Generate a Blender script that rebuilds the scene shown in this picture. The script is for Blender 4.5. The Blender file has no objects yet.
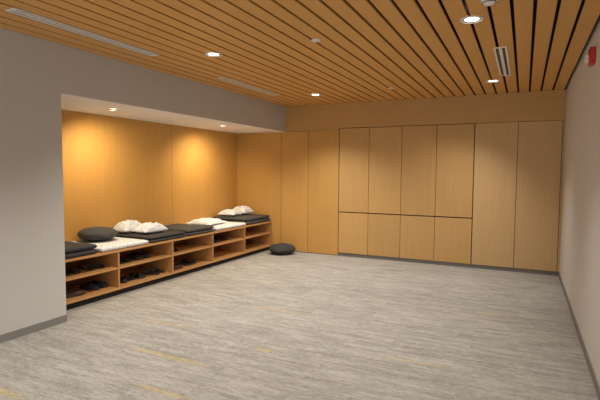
import bpy, bmesh, math, random
from mathutils import Vector, Matrix, noise, Euler
random.seed(7)
C = bpy.context.scene.collection
scene = bpy.context.scene
try:
    scene.view_settings.view_transform = 'Standard'
except Exception:
    pass

# ------------------------------------------------------------ dimensions
XL, XR, YB, ZC, ZS, Y1 = -4.034, 0.503, 7.637, 2.697, 2.236, 3.011
XB, XA, ZF = -4.32, -5.113, 2.262
YA0 = 2.86
YF = -3.0

# ------------------------------------------------------------ materials
def newmat(name):
    m = bpy.data.materials.new(name); m.use_nodes = True
    nt = m.node_tree
    return m, nt, nt.nodes["Principled BSDF"]
def N(nt, t, **kw):
    n = nt.nodes.new(t)
    for k, v in kw.items(): setattr(n, k, v)
    return n
def ramp(nt, stops):
    r = nt.nodes.new("ShaderNodeValToRGB"); e = r.color_ramp.elements
    while len(e) < len(stops): e.new(0.5)
    for i, (p, c) in enumerate(stops):
        e[i].position = p; e[i].color = (*c, 1)
    return r

def wood(name, a, b, scale=(30, 30, 1.2), rough=.45, fine=(160, 160, 3), vary=(.95, 1.04)):
    m, nt, bs = newmat(name); L = nt.links.new
    tc = N(nt, "ShaderNodeTexCoord")
    oi = N(nt, "ShaderNodeObjectInfo")
    add = N(nt, "ShaderNodeVectorMath", operation='ADD')
    sc = N(nt, "ShaderNodeVectorMath", operation='SCALE'); sc.inputs[3].default_value = 7.0
    cmb = N(nt, "ShaderNodeCombineXYZ")
    L(oi.outputs["Random"], cmb.inputs[0]); L(oi.outputs["Random"], cmb.inputs[2])
    L(cmb.outputs[0], sc.inputs[0]); L(tc.outputs["Object"], add.inputs[0]); L(sc.outputs[0], add.inputs[1])
    mp = N(nt, "ShaderNodeMapping"); mp.inputs["Scale"].default_value = scale
    mf = N(nt, "ShaderNodeMapping"); mf.inputs["Scale"].default_value = fine
    L(add.outputs[0], mp.inputs[0]); L(add.outputs[0], mf.inputs[0])
    n1 = N(nt, "ShaderNodeTexNoise"); n1.inputs["Scale"].default_value = 1; n1.inputs["Detail"].default_value = 3
    n2 = N(nt, "ShaderNodeTexNoise"); n2.inputs["Scale"].default_value = 1; n2.inputs["Detail"].default_value = 2
    L(mp.outputs[0], n1.inputs["Vector"]); L(mf.outputs[0], n2.inputs["Vector"])
    mx = N(nt, "ShaderNodeMath", operation='MULTIPLY_ADD'); mx.inputs[1].default_value = .5
    h = N(nt, "ShaderNodeMath", operation='MULTIPLY'); h.inputs[1].default_value = .5
    L(n2.outputs[0], h.inputs[0]); L(n1.outputs[0], mx.inputs[0]); L(h.outputs[0], mx.inputs[2])
    r = ramp(nt, [(.34, b), (.64, a)]); L(mx.outputs[0], r.inputs[0])
    hs = N(nt, "ShaderNodeHueSaturation")
    vr = N(nt, "ShaderNodeMapRange"); vr.inputs[3].default_value = vary[0]; vr.inputs[4].default_value = vary[1]
    L(oi.outputs["Random"], vr.inputs[0]); L(vr.outputs[0], hs.inputs["Value"])
    L(r.outputs[0], hs.inputs["Color"]); L(hs.outputs[0], bs.inputs["Base Color"])
    bs.inputs["Roughness"].default_value = rough
    bs.inputs["Specular IOR Level"].default_value = .3
    return m

def plain(name, c, rough=.6, metal=0, bump=0, bscale=200, var=0.04):
    m, nt, bs = newmat(name); L = nt.links.new
    tc = N(nt, "ShaderNodeTexCoord")
    n = N(nt, "ShaderNodeTexNoise"); n.inputs["Scale"].default_value = bscale; n.inputs["Detail"].default_value = 2
    L(tc.outputs["Object"], n.inputs["Vector"])
    lo = tuple(x*(1-var) for x in c); hi = tuple(min(1, x*(1+var)) for x in c)
    r = ramp(nt, [(.35, lo), (.65, hi)]); L(n.outputs[0], r.inputs[0]); L(r.outputs[0], bs.inputs["Base Color"])
    bs.inputs["Roughness"].default_value = rough; bs.inputs["Metallic"].default_value = metal
    if bump:
        b = N(nt, "ShaderNodeBump"); b.inputs["Strength"].default_value = bump; b.inputs["Distance"].default_value = .002
        L(n.outputs[0], b.inputs["Height"]); L(b.outputs[0], bs.inputs["Normal"])
    return m
def emis(name, c, s):
    m, nt, bs = newmat(name)
    bs.inputs["Base Color"].default_value = (*c, 1)
    bs.inputs["Emission Color"].default_value = (*c, 1); bs.inputs["Emission Strength"].default_value = s
    return m

M_DOORG = wood("golden_maple_door_veneer", (.61, .355, .112), (.56, .32, .098))
M_DOOR = wood("maple_door_veneer", (.60, .375, .150), (.555, .34, .132))
M_DOORP = wood("pale_maple_door_veneer", (.59, .395, .195), (.545, .36, .172))
M_ALC = wood("maple_wall_veneer", (.66, .375, .115), (.61, .34, .10), scale=(14, 14, .8))
M_FRIEZE = wood("maple_frieze_veneer", (.57, .355, .14), (.52, .32, .12), scale=(1.2, 30, 30), fine=(3, 160, 160))
M_CEIL = wood("ceiling_slat_wood", (.72, .395, .130), (.66, .355, .112), scale=(12, 1.0, 12), fine=(150, 3, 150))
M_BENCH = wood("bench_wood", (.60, .33, .13), (.50, .26, .10), scale=(25, 1.2, 25), fine=(150, 4, 150))
M_BENCHIN = wood("bench_wood_shaded", (.34, .18, .07), (.27, .14, .05), scale=(25, 1.2, 25), fine=(150, 4, 150))  # bench wood darkened, the shade inside the cubbies put into its colour
M_DARK = plain("dark_reveal", (.015, .012, .010), .9)
M_SLOT = plain("vent_slot_shadow", (.10, .09, .08), .8)
M_CARC = plain("carcass_dark", (.04, .025, .014), .8)
M_TOE = plain("grey_toe_kick", (.15, .145, .14), .5)
M_WALL = plain("grey_wall_paint", (.555, .555, .555), .85, bump=.05, bscale=300, var=.01)
M_WALLR = plain("light_wall_paint", (.66, .665, .67), .85, bump=.05, bscale=300, var=.01)
M_SOFF = plain("soffit_paint", (.90, .91, .94), .8, var=.01)
M_BASE = plain("rubber_baseboard", (.22, .215, .21), .6)
M_WHITE = plain("white_trim", (.88, .87, .84), .4)
M_CREAM = plain("vent_frame_paint", (.82, .77, .68), .5)
M_BLACKFAB = plain("black_fabric", (.034, .036, .040), .85, bump=.4, bscale=120, var=.2)
M_GREYFAB = plain("charcoal_fabric", (.055, .057, .062), .85, bump=.4, bscale=120, var=.2)
M_SOLE = plain("shoe_sole_rubber", (.035, .032, .03), .7)
M_SHOE = [plain("shoe_black", (.012, .012, .014), .6), plain("shoe_brown", (.07, .032, .02), .6),
          plain("shoe_navy", (.02, .03, .06), .6), plain("shoe_grey", (.12, .115, .11), .7)]
M_LIN = plain("shoe_lining", (.05, .045, .04), .9)
M_RED = plain("alarm_red", (.55, .025, .015), .35)
M_REFL = plain("downlight_reflector", (.5, .47, .42), .3)
M_LENS = emis("downlight_lens", (1, .95, .86), 10)
M_LENSDIM = emis("alcove_lens", (1, .88, .66), 6)

def patterned(name, dot, base, scale=22, t0=.17, t1=.27):
    m, nt, bs = newmat(name); L = nt.links.new
    tc = N(nt, "ShaderNodeTexCoord")
    mp = N(nt, "ShaderNodeMapping"); mp.inputs["Scale"].default_value = (1, 1.8, 1)
    v = N(nt, "ShaderNodeTexVoronoi"); v.inputs["Scale"].default_value = scale; v.inputs["Randomness"].default_value = .55
    L(tc.outputs["Object"], mp.inputs[0]); L(mp.outputs[0], v.inputs["Vector"])
    r = ramp(nt, [(t0, dot), (t1, base)]); L(v.outputs["Distance"], r.inputs[0])
    L(r.outputs[0], bs.inputs["Base Color"]); bs.inputs["Roughness"].default_value = .9
    return m
M_PAT = patterned("white_patterned_cotton", (.20, .20, .22), (.70, .73, .79))
M_WHITEFAB = patterned("white_soft_cotton", (.42, .45, .52), (.74, .79, .89), 24, .14, .26)

def carpet():
    m, nt, bs = newmat("striated_carpet"); L = nt.links.new
    tc = N(nt, "ShaderNodeTexCoord")
    br = N(nt, "ShaderNodeTexBrick"); br.offset = .37
    br.inputs["Color1"].default_value = (0, 0, 0, 1); br.inputs["Color2"].default_value = (1, 1, 1, 1)
    br.inputs["Mortar"].default_value = (.5, .5, .5, 1); br.inputs["Scale"].default_value = 1
    br.inputs["Mortar Size"].default_value = 0; br.inputs["Brick Width"].default_value = 1.0; br.inputs["Row Height"].default_value = .25
    L(tc.outputs["Object"], br.inputs["Vector"])
    sh = N(nt, "ShaderNodeVectorMath", operation='MULTIPLY_ADD'); sh.inputs[1].default_value = (3.7, 1.9, 0)
    L(br.outputs["Color"], sh.inputs[0]); L(tc.outputs["Object"], sh.inputs[2])
    def nz(sx, sy, d=3, r=.6):
        mp = N(nt, "ShaderNodeMapping"); mp.inputs["Scale"].default_value = (sx, sy, 1)
        n = N(nt, "ShaderNodeTexNoise"); n.inputs["Scale"].default_value = 1; n.inputs["Detail"].default_value = d
        n.inputs["Roughness"].default_value = r
        L(sh.outputs[0], mp.inputs[0]); L(mp.outputs[0], n.inputs["Vector"]); return n
    a = nz(2.6, 17, 3, .6); b = nz(17, 66, 3, .7); c = nz(110, 150, 2)
    def mad(x, k, y=None, kk=0):
        n = N(nt, "ShaderNodeMath", operation='MULTIPLY_ADD'); n.inputs[1].default_value = k
        L(x, n.inputs[0])
        if y is None: n.inputs[2].default_value = kk
        else: L(y, n.inputs[2])
        return n.outputs[0]
    s = mad(a.outputs[0], .34); s = mad(b.outputs[0], .38, s); s = mad(c.outputs[0], .28, s)
    s = mad(br.outputs["Color"], .035, s)
    r = ramp(nt, [(.37, (.185, .18, .17)), (.48, (.295, .29, .277)), (.57, (.395, .39, .374)), (.70, (.50, .494, .476))])
    L(s, r.inputs[0])
    sep = N(nt, "ShaderNodeSeparateXYZ"); L(tc.outputs["Object"], sep.inputs[0])
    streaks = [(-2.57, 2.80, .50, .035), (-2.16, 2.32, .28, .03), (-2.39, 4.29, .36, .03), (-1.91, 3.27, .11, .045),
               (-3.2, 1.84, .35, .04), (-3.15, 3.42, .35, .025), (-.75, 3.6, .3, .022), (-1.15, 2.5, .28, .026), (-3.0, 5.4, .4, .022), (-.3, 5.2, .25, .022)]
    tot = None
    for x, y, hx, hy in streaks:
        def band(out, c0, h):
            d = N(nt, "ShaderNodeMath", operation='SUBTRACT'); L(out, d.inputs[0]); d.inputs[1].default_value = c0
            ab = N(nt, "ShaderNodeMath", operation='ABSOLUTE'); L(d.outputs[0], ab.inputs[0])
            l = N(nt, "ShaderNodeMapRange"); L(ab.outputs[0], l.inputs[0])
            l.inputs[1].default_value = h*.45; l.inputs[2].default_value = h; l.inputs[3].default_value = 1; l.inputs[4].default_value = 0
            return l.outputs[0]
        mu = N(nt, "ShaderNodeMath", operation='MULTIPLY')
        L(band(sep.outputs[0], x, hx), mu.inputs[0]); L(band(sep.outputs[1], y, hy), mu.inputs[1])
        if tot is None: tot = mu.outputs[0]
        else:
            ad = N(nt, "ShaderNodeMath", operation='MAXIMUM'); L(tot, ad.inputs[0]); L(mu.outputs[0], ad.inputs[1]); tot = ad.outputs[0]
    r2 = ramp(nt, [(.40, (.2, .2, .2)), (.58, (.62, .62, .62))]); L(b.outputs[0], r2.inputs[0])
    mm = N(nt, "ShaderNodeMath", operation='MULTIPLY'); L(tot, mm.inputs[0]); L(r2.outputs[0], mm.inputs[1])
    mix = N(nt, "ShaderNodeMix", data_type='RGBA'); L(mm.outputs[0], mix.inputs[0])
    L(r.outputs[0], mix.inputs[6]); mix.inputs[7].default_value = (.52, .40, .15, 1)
    L(mix.outputs[2], bs.inputs["Base Color"])
    bs.inputs["Roughness"].default_value = 1.0; bs.inputs["Specular IOR Level"].default_value = .03
    bp = N(nt, "ShaderNodeBump"); bp.inputs["Strength"].default_value = .6; bp.inputs["Distance"].default_value = .004
    L(c.outputs[0], bp.inputs["Height"]); L(bp.outputs[0], bs.inputs["Normal"])
    return m
M_CARPET = carpet()

# ------------------------------------------------------------ mesh helpers
def mesh_obj(name, bm, mats, parent=None, loc=(0, 0, 0), rot=(0, 0, 0), smooth=False):
    me = bpy.data.meshes.new(name); bmesh.ops.recalc_face_normals(bm, faces=bm.faces[:]); bm.to_mesh(me); bm.free()
    for m in (mats if isinstance(mats, (list, tuple)) else [mats]): me.materials.append(m)
    if smooth:
        for p in me.polygons: p.use_smooth = True
    o = bpy.data.objects.new(name, me); C.objects.link(o)
    o.location = loc; o.rotation_euler = rot
    if parent is not None: o.parent = parent
    return o
def add_box(bm, lo, hi, mi=0, bev=0):
    r = bmesh.ops.create_cube(bm, size=1); vs = r['verts']
    for v in vs:
        v.co = Vector([(lo[i]+hi[i])/2+v.co[i]*(hi[i]-lo[i]) for i in range(3)])
    fs = set(f for v in vs for f in v.link_faces)
    for f in fs: f.material_index = mi
    if bev:
        es = list(set(e for v in vs for e in v.link_edges))
        bmesh.ops.bevel(bm, geom=es, offset=bev, segments=2, affect='EDGES', profile=.5)
def box(name, lo, hi, mat, parent=None, bev=0, structure=False):
    c = Vector(((lo[0]+hi[0])/2, (lo[1]+hi[1])/2, lo[2]))
    bm = bmesh.new()
    add_box(bm, [lo[i]-c[i] for i in range(3)], [hi[i]-c[i] for i in range(3)], 0, bev)
    pl = parent.location if parent else Vector()
    o = mesh_obj(name, bm, mat, parent, c-pl)
    if structure: o["kind"] = "structure"
    return o
def empty(name, loc, label, cat, group=None, rotz=0):
    e = bpy.data.objects.new(name, None); C.objects.link(e); e.location = loc; e.empty_display_size = .1
    e.rotation_euler = (0, 0, rotz)
    e["label"] = label; e["category"] = cat
    if group: e["group"] = group
    return e
def tag(o, label, cat, group=None):
    o["label"] = label; o["category"] = cat
    if group: o["group"] = group
def lathe(bm, prof, n=48, mi=0, mod=None):
    rings = []
    for k, (r, z) in enumerate(prof):
        ring = []
        for i in range(n):
            a = 2*math.pi*i/n; rr, zz = (mod(r, z, a, k) if mod else (r, z))
            ring.append(bm.verts.new((rr*math.cos(a), rr*math.sin(a), zz)))
        rings.append(ring)
    for k in range(len(rings)-1):
        for i in range(n):
            f = bm.faces.new((rings[k][i], rings[k][(i+1) % n], rings[k+1][(i+1) % n], rings[k+1][i])); f.material_index = mi
    return rings

# ------------------------------------------------------------ room shell
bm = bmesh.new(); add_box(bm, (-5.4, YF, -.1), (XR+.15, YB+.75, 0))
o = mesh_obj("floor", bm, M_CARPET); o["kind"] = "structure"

bm = bmesh.new()
prof = [(YF, 0), (Y1, 0), (Y1, ZS), (YB+.7, ZS), (YB+.7, ZC+.1), (YF, ZC+.1)]
fr = [bm.verts.new((XL, y, z)) for y, z in prof]; bk = [bm.verts.new((-4.25, y, z)) for y, z in prof]
bm.faces.new(fr); bm.faces.new(bk)
for i in range(6): bm.faces.new((fr[i], fr[(i+1) % 6], bk[(i+1) % 6], bk[i]))
add_box(bm, (-5.3, YA0-.12, 0), (-4.251, YA0, ZC+.1))
add_box(bm, (-5.3, YA0+.001, ZS+.02), (-4.251, YB+.7, ZC+.1))
o = mesh_obj("wall_left", bm, M_WALL); o["kind"] = "structure"
bm = bmesh.new()
add_box(bm, (-5.3, YA0+.001, ZS), (-4.251, YB+.6, ZS+.019)); add_box(bm, (-4.250, Y1+.002, ZS-.003), (XL-.004, YB-.002, ZS-.0005))
o = mesh_obj("trim_1", bm, M_SOFF); o["kind"] = "structure"

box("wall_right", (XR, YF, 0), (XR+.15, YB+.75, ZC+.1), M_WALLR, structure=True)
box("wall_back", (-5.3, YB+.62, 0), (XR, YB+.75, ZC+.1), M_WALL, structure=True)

bm = bmesh.new()
for a, b in ((YA0, 5.766), (5.772, YB+.6)):
    add_box(bm, (XA-.02, a, 0), (XA, b, ZS-.001))
add_box(bm, (XA-.08, YA0, 0), (XA-.021, YB+.6, ZS-.001), 1)
o = mesh_obj("wall_alcove", bm, [M_ALC, M_DARK]); o["kind"] = "structure"

bm = bmesh.new()
n = 30; pitch = (XR-XL-.02)/n
for i in range(n):
    x0 = XL+.010+i*pitch
    add_box(bm, (x0, YF, ZC), (x0+pitch-.026, YB+.02, ZC+.018), 0)
add_box(bm, (XL, YF, ZC+.075), (XR, YB+.65, ZC+.1), 1)
o = mesh_obj("ceiling", bm, [M_CEIL, M_DARK]); o["kind"] = "structure"

box("baseboard_left", (XL, YF, 0), (XL+.010, Y1, .068), M_BASE, structure=True)
box("baseboard_right", (XR-.010, YF, 0), (XR, YB-.02, .068), M_BASE, structure=True)

# ------------------------------------------------------------ back wall joinery
box("trim_2", (XL+.001, YB, ZF+.005), (XR-.001, YB+.6, ZC-.001), M_FRIEZE, structure=True)

DT = .022
def joinery(name, x0, x1, label, doors, mat, ztop=ZF, base=.05):
    e = empty(name, ((x0+x1)/2, YB, 0), label, "cabinet")
    box("body", (x0+.001, YB+DT+.002, .0), (x1-.001, YB+.58, ztop), M_CARC, e)
    for (a, b, z0, z1, nm) in doors:
        box(nm, (a+.0035, YB, z0), (b-.0035, YB+DT, z1), mat, e, bev=.001)
    box("plinth", (x0+.001, YB+.008, .0), (x1-.001, YB+DT+.001, base-.002), M_TOE, e)
    return e
joinery("wall_cabinet", XA+.001, -2.962, "full-height maple cabinet run with flush doors beside the bench alcove",
        [(XA-.002, -4.12, .012, ZS-.003, "door"), (-4.12, -3.56, .012, ZS-.003, "door"), (-3.56, -2.960, .012, ZS-.003, "door")], M_DOORG, ztop=ZS-.002, base=.012)
box("trim_3", (XL+.001, YB+.001, ZS+.001), (-2.965, YB+.5, ZF+.003), M_FRIEZE, structure=True)
xs = [-2.956, -2.41, -1.848, -1.285, -.718]
joinery("storage_cabinet", -2.962, -.715, "maple cabinet with four tall upper doors over four short lower doors",
        [(xs[i], xs[i+1], .795, ZF-.004, "upper_door") for i in range(4)] +
        [(xs[i], xs[i+1], .06, .777, "lower_door") for i in range(4)], M_DOOR, base=.06)
e = joinery("tall_cabinet", -.715, XR-.001, "pale maple floor-to-frieze cabinet with two tall flush doors",
        [(-.711, -.105, .06, ZF-.001, "door"), (-.105, .472, .06, ZF-.001, "door")], M_DOORP, base=.06)
box("filler_strip", (.477, YB+.004, .06), (XR-.002, YB+DT, ZF-.001), M_DOORP, e)

# ------------------------------------------------------------ shoe bench
BT = .55
bench = empty("shoe_bench", ((XB+XA)/2, (YA0+YB)/2, 0), "long built-in wooden bench with two rows of open shoe cubbies", "bench")
XK = XA+.004
box("bench_top", (XK, YA0+.003, BT-.028), (XB, YB-.003, BT), M_BENCH, bench, bev=.003)
box("bottom_board", (XK, YA0+.003, .07), (XB, YB-.003, .095), M_BENCH, bench, bev=.002)
box("shelf_board", (XK, YA0+.003, .318), (XB-.006, YB-.003, .340), M_BENCH, bench, bev=.002)
box("kick_board", (XB-.05, YA0+.003, 0), (XB-.03, YB-.003, .07), M_DARK, bench)
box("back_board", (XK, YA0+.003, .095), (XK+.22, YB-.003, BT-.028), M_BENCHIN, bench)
for y in (YA0+.014, 3.94, 4.88, 5.79, 6.70, YB-.016):
    box("divider", (XK+.22, y-.011, .095), (XB-.002, y+.011, BT-.028), M_BENCH, bench, bev=.001)

# ------------------------------------------------------------ cushions
def pad_body(bm_name, w, d, h, z0, seed, mat, e, edge=.10, dx=0):
    n = 36; bm = bmesh.new(); top, bot = [], []
    for i in range(n+1):
        rt, rb = [], []
        for j in range(n+1):
            u = math.sin((2*i/n-1)*math.pi/2); v = math.sin((2*j/n-1)*math.pi/2)
            px = u*w/2*(1-.012*abs(v)**8)+dx; py = v*d/2*(1-.012*abs(u)**8)
            q = min(1-abs(u), 1-abs(v)); t = math.sqrt(max(0, 1-(1-min(1, max(0, q)/edge))**2))
            nn = -.007*abs(noise.noise(Vector((u*2.2, v*2.2, seed*3.1))))-.003*abs(noise.noise(Vector((u*6, v*6, seed))))
            zt = h*.5+(h*.5+nn)*t; zb = h*.5*(1-t)
            rt.append(bm.verts.new((px, py, z0+zt)))
            rb.append(rt[-1] if i in (0, n) or j in (0, n) else bm.verts.new((px, py, z0+zb)))
        top.append(rt); bot.append(rb)
    for i in range(n):
        for j in range(n):
            bm.faces.new((top[i][j], top[i+1][j], top[i+1][j+1], top[i][j+1]))
            try: bm.faces.new((bot[i][j], bot[i][j+1], bot[i+1][j+1], bot[i+1][j]))
            except ValueError: pass
    return mesh_obj(bm_name, bm, mat, e, smooth=True)
def zabuton(name, y0, y1, mat, label, x0=XA+.03, x1=XB-.005, h=.075, z=BT, seed=0, tilt=0, layers=1, cat="floor mat"):
    w, d = x1-x0, y1-y0
    e = empty(name, ((x0+x1)/2, (y0+y1)/2, z), label, cat, "meditation mats on the bench", rotz=math.radians(tilt))
    for k in range(layers):
        pad_body("cushion_body" if layers == 1 else "padded_layer", w-.012*k, d-.012*k, h/layers, k*h/layers, seed+k*5, mat, e, dx=-.008*k)
    bm = bmesh.new(); R = .005; pts = []; zz = h/layers*.5
    for s in range(120):
        a = 2*math.pi*s/120; cx, sx = math.cos(a), math.sin(a); p = 2/18
        pts.append(Vector((abs(cx)**p*math.copysign(1, cx)*(w/2-.008), abs(sx)**p*math.copysign(1, sx)*(d/2-.008), zz)))
    rings = []
    for s, p in enumerate(pts):
        t = (pts[(s+1) % 120]-pts[s-1]).normalized(); nr = t.cross(Vector((0, 0, 1))).normalized()
        rings.append([bm.verts.new(p+nr*R*math.cos(q)+Vector((0, 0, 1))*R*math.sin(q)) for q in [2*math.pi*i/6 for i in range(6)]])
    for s in range(120):
        for i in range(6):
            bm.faces.new((rings[s][i], rings[(s+1) % 120][i], rings[(s+1) % 120][(i+1) % 6], rings[s][(i+1) % 6]))
    mesh_obj("piping", bm, mat, e, smooth=True)
    return e
zabuton("meditation_mat", 2.88, 3.66, M_BLACKFAB, "thick black folded mat at the near end of the bench", seed=1, h=.115, layers=2)
zabuton("meditation_mat", 3.70, 4.44, M_PAT, "white padded mat with small dark print on the bench", seed=2, h=.06)
zabuton("meditation_mat", 4.48, 5.17, M_BLACKFAB, "black folded padded mat next to a white printed mat", seed=3, h=.085, layers=2)
zabuton("meditation_mat", 5.22, 5.85, M_GREYFAB, "charcoal folded padded mat on the bench", seed=4, h=.095, layers=2)
zabuton("meditation_mat", 5.89, 6.75, M_PAT, "white padded mat with dark print under a white blanket", seed=5, h=.06)
zabuton("meditation_mat", 6.79, 7.60, M_GREYFAB, "thick charcoal folded mat at the corner end of the bench", seed=6, h=.125, layers=2)

def zafu(loc, r, h, mat, label, seed=0, rot=(0, 0, 0), group="round sitting cushions"):
    prof = []
    for k in range(19):
        a = -math.pi/2+math.pi*k/18
        c, s = math.cos(a), math.sin(a)
        prof.append((max(.002, r*(abs(c)**.7)), h/2+h/2*s))
    def mod(rr, zz, a, k):
        band = max(0, 1-abs(k-9)/5)
        rr2 = rr*(1+.014*band*math.sin(a*26)+.10*noise.noise(Vector((math.cos(a), math.sin(a), seed))))
        if zz > h*.4: zz -= .035*abs(noise.noise(Vector((rr*6*math.cos(a), rr*6*math.sin(a), seed*2))))*(rr/r)
        return rr2, zz
    bm = bmesh.new(); rings = lathe(bm, prof, 104, 0, mod)
    bm.faces.new(rings[0]); bm.faces.new(rings[-1])
    e = empty("round_cushion", loc, label, "cushion", group); e.rotation_euler = rot
    mesh_obj("cushion_body", bm, mat, e, smooth=True)
    for zz in (h*.26,):
        bm = bmesh.new()
        s = (zz-h/2)/(h/2); rr = r*(math.sqrt(1-s*s))**.7
        N2 = 72; rings = []
        for i in range(N2):
            a = 2*math.pi*i/N2; q = rr*(1+.10*noise.noise(Vector((math.cos(a), math.sin(a), seed))))
            rings.append([bm.verts.new(((q+.006*math.cos(t))*math.cos(a), (q+.006*math.cos(t))*math.sin(a), zz+.006*math.sin(t))) for t in [math.pi/3*j for j in range(6)]])
        for i in range(N2):
            for j in range(6):
                bm.faces.new((rings[i][j], rings[(i+1) % N2][j], rings[(i+1) % N2][(j+1) % 6], rings[i][(j+1) % 6]))
        mesh_obj("piping", bm, mat, e, smooth=True)
    return e
zafu((-4.84, 4.09, BT+.063), .235, .165, M_GREYFAB, "dark grey round cushion resting on a printed mat", 1)
zafu((-3.93, 7.33, 0), .235, .185, M_BLACKFAB, "plump black round cushion on the carpet by the cabinet doors", 2)

def pillow(name, loc, w, d, h, label, cat, seed, rz=0, cre=.02):
    """soft pillow / bundled cover with pointed corners and creases"""
    bm = bmesh.new(); n = 44; top, bot = [], []
    for i in range(n+1):
        rt, rb = [], []
        for j in range(n+1):
            u = math.sin((2*i/n-1)*math.pi/2); v = math.sin((2*j/n-1)*math.pi/2)
            wob = .04*noise.noise(Vector((u*1.5, v*1.5, seed+9)))
            px = u*w/2*(1-.10*(1-v*v)*abs(u)+wob); py = v*d/2*(1-.10*(1-u*u)*abs(v)+wob)
            t = ((1-abs(u)**2.6)*(1-abs(v)**2.6))**.5 if abs(u) < 1 and abs(v) < 1 else 0
            wq = noise.noise(Vector((u*1.1, v*1.1, seed)))
            rid = abs(noise.noise(Vector((u*2.2+wq, v*2.2-wq, seed*1.7))))
            rid2 = abs(noise.noise(Vector((u*4.5+wq*2, v*4.5, seed*.7))))
            zt = h*.28+h*.72*t+cre*t*(1-3.4*rid)-cre*.5*t*rid2*2
            zt = max(zt, h*.28*(1-t)+.004)
            zb = h*.28*(1-t)
            rt.append(bm.verts.new((px, py, zt)))
            rb.append(rt[-1] if i in (0, n) or j in (0, n) else bm.verts.new((px, py, min(zb, zt-.002))))
        top.append(rt); bot.append(rb)
    for i in range(n):
        for j in range(n):
            bm.faces.new((top[i][j], top[i+1][j], top[i+1][j+1], top[i][j+1]))
            try: bm.faces.new((bot[i][j], bot[i][j+1], bot[i+1][j+1], bot[i+1][j]))
            except ValueError: pass
    o = mesh_obj(name, bm, M_WHITEFAB, None, loc, (0, 0, rz), smooth=True)
    tag(o, label, cat, "white covers and pillows on the bench"); return o
T = BT+.086
pillow("white_pillow", (-4.94, 4.69, T), .27, .38, .155, "white crumpled pillow against the wood wall on a black mat", "pillow", 1, 0, .03)
pillow("white_pillow", (-4.655, 4.80, T), .27, .42, .125, "rumpled white pillow at the middle of a black mat", "pillow", 2, -.04, .03)
pillow("folded_blanket", (-4.76, 6.20, BT+.061), .50, .52, .085, "flat folded white blanket on a printed mat", "blanket", 3, .05, .02)
pillow("white_pillow", (-4.88, 7.05, BT+.126), .34, .32, .11, "small soft white pillow lying on a thick charcoal mat", "pillow", 4, .1, .015)
pillow("white_pillow", (-4.84, 7.40, BT+.126), .34, .33, .155, "plump white pillow beside a flatter one near the corner", "pillow", 5, -.05, .015)

# ------------------------------------------------------------ shoes
def outline(s):
    return .034+.012*math.sin(s*math.pi)+.012*math.exp(-((s-.7)/.18)**2)
def finish(bm, name, smooth=False):
    me = bpy.data.meshes.new(name); bmesh.ops.recalc_face_normals(bm, faces=bm.faces[:]); bm.to_mesh(me); bm.free()
    if smooth:
        for p in me.polygons: p.use_smooth = True
    return me
def sole_mesh(L=.27, t=.018):
    bm = bmesh.new(); n = 28; pts = []
    for i in range(n+1):
        s = i/n; w = outline(s)*min(1, math.sqrt(max(0, 1-(abs(2*s-1))**6))+.02)
        pts.append((s*L-L/2, w))
    loop = [(x, w) for x, w in pts]+[(x, -w) for x, w in reversed(pts)]
    a = [bm.verts.new((x, y, 0)) for x, y in loop]; b = [bm.verts.new((x*1.01, y*1.03, t)) for x, y in loop]
    bm.faces.new(a); bm.faces.new(b)
    for i in range(len(loop)):
        bm.faces.new((a[i], a[(i+1) % len(a)], b[(i+1) % len(a)], b[i]))
    return finish(bm, "sole")
def upper_mesh(L=.27):
    bm = bmesh.new(); n, k = 22, 14; rings = []
    for i in range(n+1):
        s = i/n; w = outline(s)*min(1, math.sqrt(max(0, 1-(abs(2*s-1))**6))+.03)*.96
        h = .056 if s < .45 else .056-.026*((s-.45)/.55)
        h *= min(1, math.sqrt(max(0, 1-(abs(2*s-1))**8))+.05)
        r = []
        for j in range(k+1):
            a = math.pi*j/k; z = .018+h*math.sin(a)**.8
            y = w*math.copysign(abs(math.cos(a))**.8, math.cos(a))
            if s < .55 and z > .018+h*.7:
                z = .018+h*.7-.025*(1-abs((s-.28)/.28))*(1 if abs(y) < w*.7 else .3)
            r.append(bm.verts.new((s*L-L/2, y, z)))
        rings.append(r)
    for i in range(n):
        for j in range(k): bm.faces.new((rings[i][j], rings[i+1][j], rings[i+1][j+1], rings[i][j+1]))
    return finish(bm, "upper", True)
def strap_mesh(L=.27):
    bm = bmesh.new()
    for x0, wd in ((.02, .035), (.07, .03)):
        rings = []
        for j in range(13):
            a = math.pi*j/12; w = outline((x0+L/2)/L)
            y, z = w*1.0*math.cos(a), .012+.045*math.sin(a)
            rings.append([bm.verts.new((x0-wd/2, y, z)), bm.verts.new((x0+wd/2, y, z)),
                          bm.verts.new((x0+wd/2, y*.94, z*.94)), bm.verts.new((x0-wd/2, y*.94, z*.94))])
        for j in range(12):
            for q in range(4): bm.faces.new((rings[j][q], rings[j+1][q], rings[j+1][(q+1) % 4], rings[j][(q+1) % 4]))
    return finish(bm, "strap")
def lining_mesh(L=.27):
    bm = bmesh.new()
    ring = [bm.verts.new((-.058+.062*math.cos(2*math.pi*i/20), .026*math.sin(2*math.pi*i/20), .046+.004*math.cos(2*math.pi*i/20))) for i in range(20)]
    ring2 = [bm.verts.new((v.co.x*.98-.001, v.co.y*.8, v.co.z-.012)) for v in ring]
    bm.faces.new(ring2)
    for i in range(20): bm.faces.new((ring[i], ring[(i+1) % 20], ring2[(i+1) % 20], ring2[i]))
    return finish(bm, "lining")
base_me = {"sole": sole_mesh(), "upper": upper_mesh(), "strap": strap_mesh(), "lining": lining_mesh()}
cache = {}
def part(kind, mat):
    key = (kind, mat.name)
    if key not in cache:
        me = base_me[kind].copy(); me.materials.clear(); me.materials.append(mat); cache[key] = me
    return cache[key]
cn = ["black", "brown", "navy", "grey"]
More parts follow.
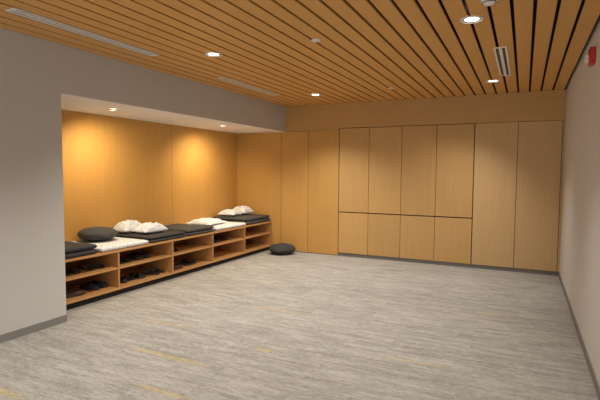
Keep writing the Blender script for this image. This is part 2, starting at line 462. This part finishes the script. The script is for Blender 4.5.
def shoe(loc, rz, ci, sandal, grp):
    kind = "sandal" if sandal else "shoe"
    e = empty(kind, loc, f"{cn[ci]} {'two-strap slip-on sandal' if sandal else 'low slip-on shoe'} stored in an open bench cubby", kind, grp, rz)
    for k, m in ((("sole", M_SOLE), ("strap", M_SHOE[ci])) if sandal else (("sole", M_SOLE), ("upper", M_SHOE[ci]), ("lining", M_LIN))):
        o = bpy.data.objects.new(k, part(k, m)); C.objects.link(o); o.parent = e
ZL, ZU = .0955, .3405
def pair(y, z, ci, sandal, rz=0, x=None):
    x = (-4.55+random.uniform(-.03, .02)) if x is None else x; g = .066
    c, s = math.cos(rz), math.sin(rz)
    for d in (-g, g):
        shoe((x-d*s+random.uniform(-.012, .012), y+d*c, z), rz+random.uniform(-.05, .05), ci, sandal, "footwear in the bench cubbies")
P2 = math.pi/2
for y, z, ci, s, rz in ((3.10, ZU, 0, 0, .1), (3.42, ZU, 0, 1, P2+.1), (3.76, ZU, 3, 1, -.1),
                    (3.12, ZL, 0, 1, .1), (3.45, ZL, 1, 0, P2-.15), (3.79, ZL, 2, 0, .1),
                    (4.16, ZU, 0, 1, P2+.15), (4.48, ZU, 0, 0, .2),
                    (4.08, ZL, 0, 0, 0), (4.39, ZL, 0, 1, P2-.2), (4.73, ZL, 3, 1, math.pi+.1),
                    (5.02, ZU, 1, 1, .2), (5.42, ZL, 0, 1, P2+.1),
                    (5.95, ZU, 0, 0, .1), (6.28, ZU, 0, 1, P2-.15)):
    pair(y, z, ci, s, rz)
def cloth(y, z, w, d, h, seed, mat, x=-4.52, rz=0, nm="black"):
    e = empty("folded_cloth", (x, y, z), f"{nm} folded cloth laid flat in an open bench cubby", "cloth", "folded cloths in the bench cubbies", rz)
    for k in range(2):
        pad_body("cloth_layer", w*(1-.06*k), d*(1-.05*k), h/2, k*h/2, seed+k, mat, e, edge=.2, dx=.01*k)
cloth(5.06, ZL, .28, .20, .05, 15, M_SHOE[1], rz=.05, nm="brown")

# ------------------------------------------------------------ ceiling fixtures
def ring_disc(bm, r0, r1, z0, z1, n=48):
    lathe(bm, [(r0, z0+.004), (r0+.003, z0), (r1-.004, z0), (r1, z0+.003), (r1, z1), (r0, z1), (r0, z0+.004)], n)
def downlight(x, y, z, r, power, colr, size, lens, label, aim=None, blend=1.0):
    e = empty("downlight", (x, y, z), label, "ceiling light", "recessed ceiling downlights")
    bm = bmesh.new(); ring_disc(bm, r*.84, r, -.010, .0); mesh_obj("trim_ring", bm, M_WHITE, e, smooth=False)
    bm = bmesh.new(); lathe(bm, [(r*.85, -.008), (r*.60, -.002)], 40); mesh_obj("reflector", bm, M_REFL, e, smooth=True)
    bm = bmesh.new(); bmesh.ops.create_circle(bm, cap_ends=True, segments=40, radius=r*.62); mesh_obj("lens", bm, lens, e, (0, 0, -.0025))
    ld = bpy.data.lights.new("lamp", 'SPOT'); ld.energy = power; ld.color = colr; ld.spot_size = math.radians(size); ld.spot_blend = blend
    ld.shadow_soft_size = r*.6
    lo = bpy.data.objects.new("lamp", ld); C.objects.link(lo); lo.parent = e; lo.location = (0, 0, -.02)
    if aim is not None:
        d = Vector(aim)-Vector((x, y, z-.02)); lo.rotation_euler = d.to_track_quat('-Z', 'Y').to_euler()
    return e
WARM = (1, .92, .80); AMB = (1, .79, .48)
DL = "round white recessed downlight glowing in slatted wood ceiling"
for x, y, p, dx in ((-.41, 3.88, 205, -.9), (-2.91, 3.92, 240, 0), (-2.96, 6.60, 235, 0), (-.41, 6.55, 190, -.9), (-.41, 1.2, 135, -.7), (-2.91, 1.2, 170, 0)):
    downlight(x, y, ZC-.001, .085, p, WARM, 118, M_LENS, DL, aim=(x+dx, y, 0))
downlight(-4.48, 4.04, ZS-.004, .05, 88, AMB, 145, M_LENSDIM, "small recessed downlight in the alcove soffit", aim=(XA+.1, 4.5, .5))
downlight(-4.47, 6.27, ZS-.004, .05, 88, AMB, 145, M_LENSDIM, "small recessed downlight in the alcove soffit", aim=(XA+.1, 6.5, .5))

def sprinkler(x, y, r=.045):
    e = empty("sprinkler_cover", (x, y, ZC-.001), "small round cover plate in slatted wood ceiling", "sprinkler", "ceiling cover plates")
    bm = bmesh.new(); rg = lathe(bm, [(r, 0), (r, -.006), (r*.9, -.009), (.002, -.011)], 32); bm.faces.new(rg[-1])
    mesh_obj("cover_plate", bm, M_WHITE, e, smooth=True)
    bm = bmesh.new(); rg = lathe(bm, [(r*.3, -.009), (r*.3, -.018), (.002, -.020)], 20); bm.faces.new(rg[-1])
    mesh_obj("cap", bm, M_CREAM, e, smooth=True)
sprinkler(-1.75, 3.90); sprinkler(-1.75, 6.53)
e = empty("smoke_detector", (-.26, 3.50, ZC-.001), "white round smoke detector in slatted wood ceiling", "smoke detector")
bm = bmesh.new(); rg = lathe(bm, [(.055, 0), (.055, -.012), (.048, -.02), (.03, -.034), (.002, -.036)], 40); bm.faces.new(rg[-1]); mesh_obj("housing", bm, M_WHITE, e, smooth=True)
bm = bmesh.new(); lathe(bm, [(.0495, -.0195), (.0475, -.0245), (.045, -.0235)], 40); mesh_obj("vent_band", bm, M_DARK, e)

def slot_vent(x, y0, y1, w, mf, label):
    e = empty("slot_diffuser", (x, (y0+y1)/2, ZC-.001), label, "air vent", "linear slot diffusers")
    l = (y1-y0)/2; bm = bmesh.new(); z0, z1 = -.008, 0
    add_box(bm, (-w/2, -l, z0), (-w/2+.018, l, z1)); add_box(bm, (w/2-.018, -l, z0), (w/2, l, z1))
    add_box(bm, (-w/2+.018, -l, z0), (w/2-.018, -l+.02, z1)); add_box(bm, (-w/2+.018, l-.02, z0), (w/2-.018, l, z1))
    mesh_obj("frame", bm, mf, e)
    bm = bmesh.new(); add_box(bm, (-w/2+.018, -l+.02, -.001), (w/2-.018, l-.02, 0)); mesh_obj("slot_back", bm, M_SLOT, e)
    bm = bmesh.new(); add_box(bm, (-.015, -l+.02, -.007), (.015, l-.02, -.001)); mesh_obj("slot_bar", bm, mf, e)
slot_vent(-3.49, 2.2, 3.70, .12, M_WHITE, "long white two-slot air diffuser in wood ceiling")
slot_vent(-3.54, 4.92, 6.40, .12, M_CREAM, "long tan two-slot air diffuser in wood ceiling")
slot_vent(-.25, 4.83, 6.24, .12, M_WHITE, "long pale two-slot air diffuser near a downlight")

# fire alarm on right wall
e = empty("fire_alarm", (XR, 4.64, 2.42), "red wall-mounted fire alarm horn with clear strobe", "fire alarm")
box("housing", (XR-.045, 4.58, 2.42), (XR, 4.70, 2.56), M_RED, e, bev=.006)
box("strobe_lens", (XR-.075, 4.62, 2.435), (XR-.046, 4.66, 2.50), M_WHITE, e, bev=.005)
bm = bmesh.new()
for k in range(5): add_box(bm, (-.0465, -.045, .095+k*.008), (-.045, .045, .098+k*.008))
mesh_obj("horn_grille", bm, M_DARK, e)

# ------------------------------------------------------------ world (ambient fill added through the rear, which is left open)
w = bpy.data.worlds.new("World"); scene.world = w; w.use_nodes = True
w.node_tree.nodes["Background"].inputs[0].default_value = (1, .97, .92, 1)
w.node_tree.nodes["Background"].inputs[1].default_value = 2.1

# ------------------------------------------------------------ camera
cd = bpy.data.cameras.new("camera"); cam = bpy.data.objects.new("camera", cd); C.objects.link(cam)
cd.sensor_width = 36; cd.sensor_fit = 'HORIZONTAL'; cd.lens = 459.5/600*36; cd.clip_start = .05
R = (Matrix.Rotation(math.radians(25.982), 4, 'Z') @ Matrix.Rotation(math.radians(90-3.55), 4, 'X') @ Matrix.Rotation(math.radians(.403), 4, 'Z'))
cam.matrix_world = Matrix.Translation((0, 0, 1.5)) @ R
scene.camera = cam
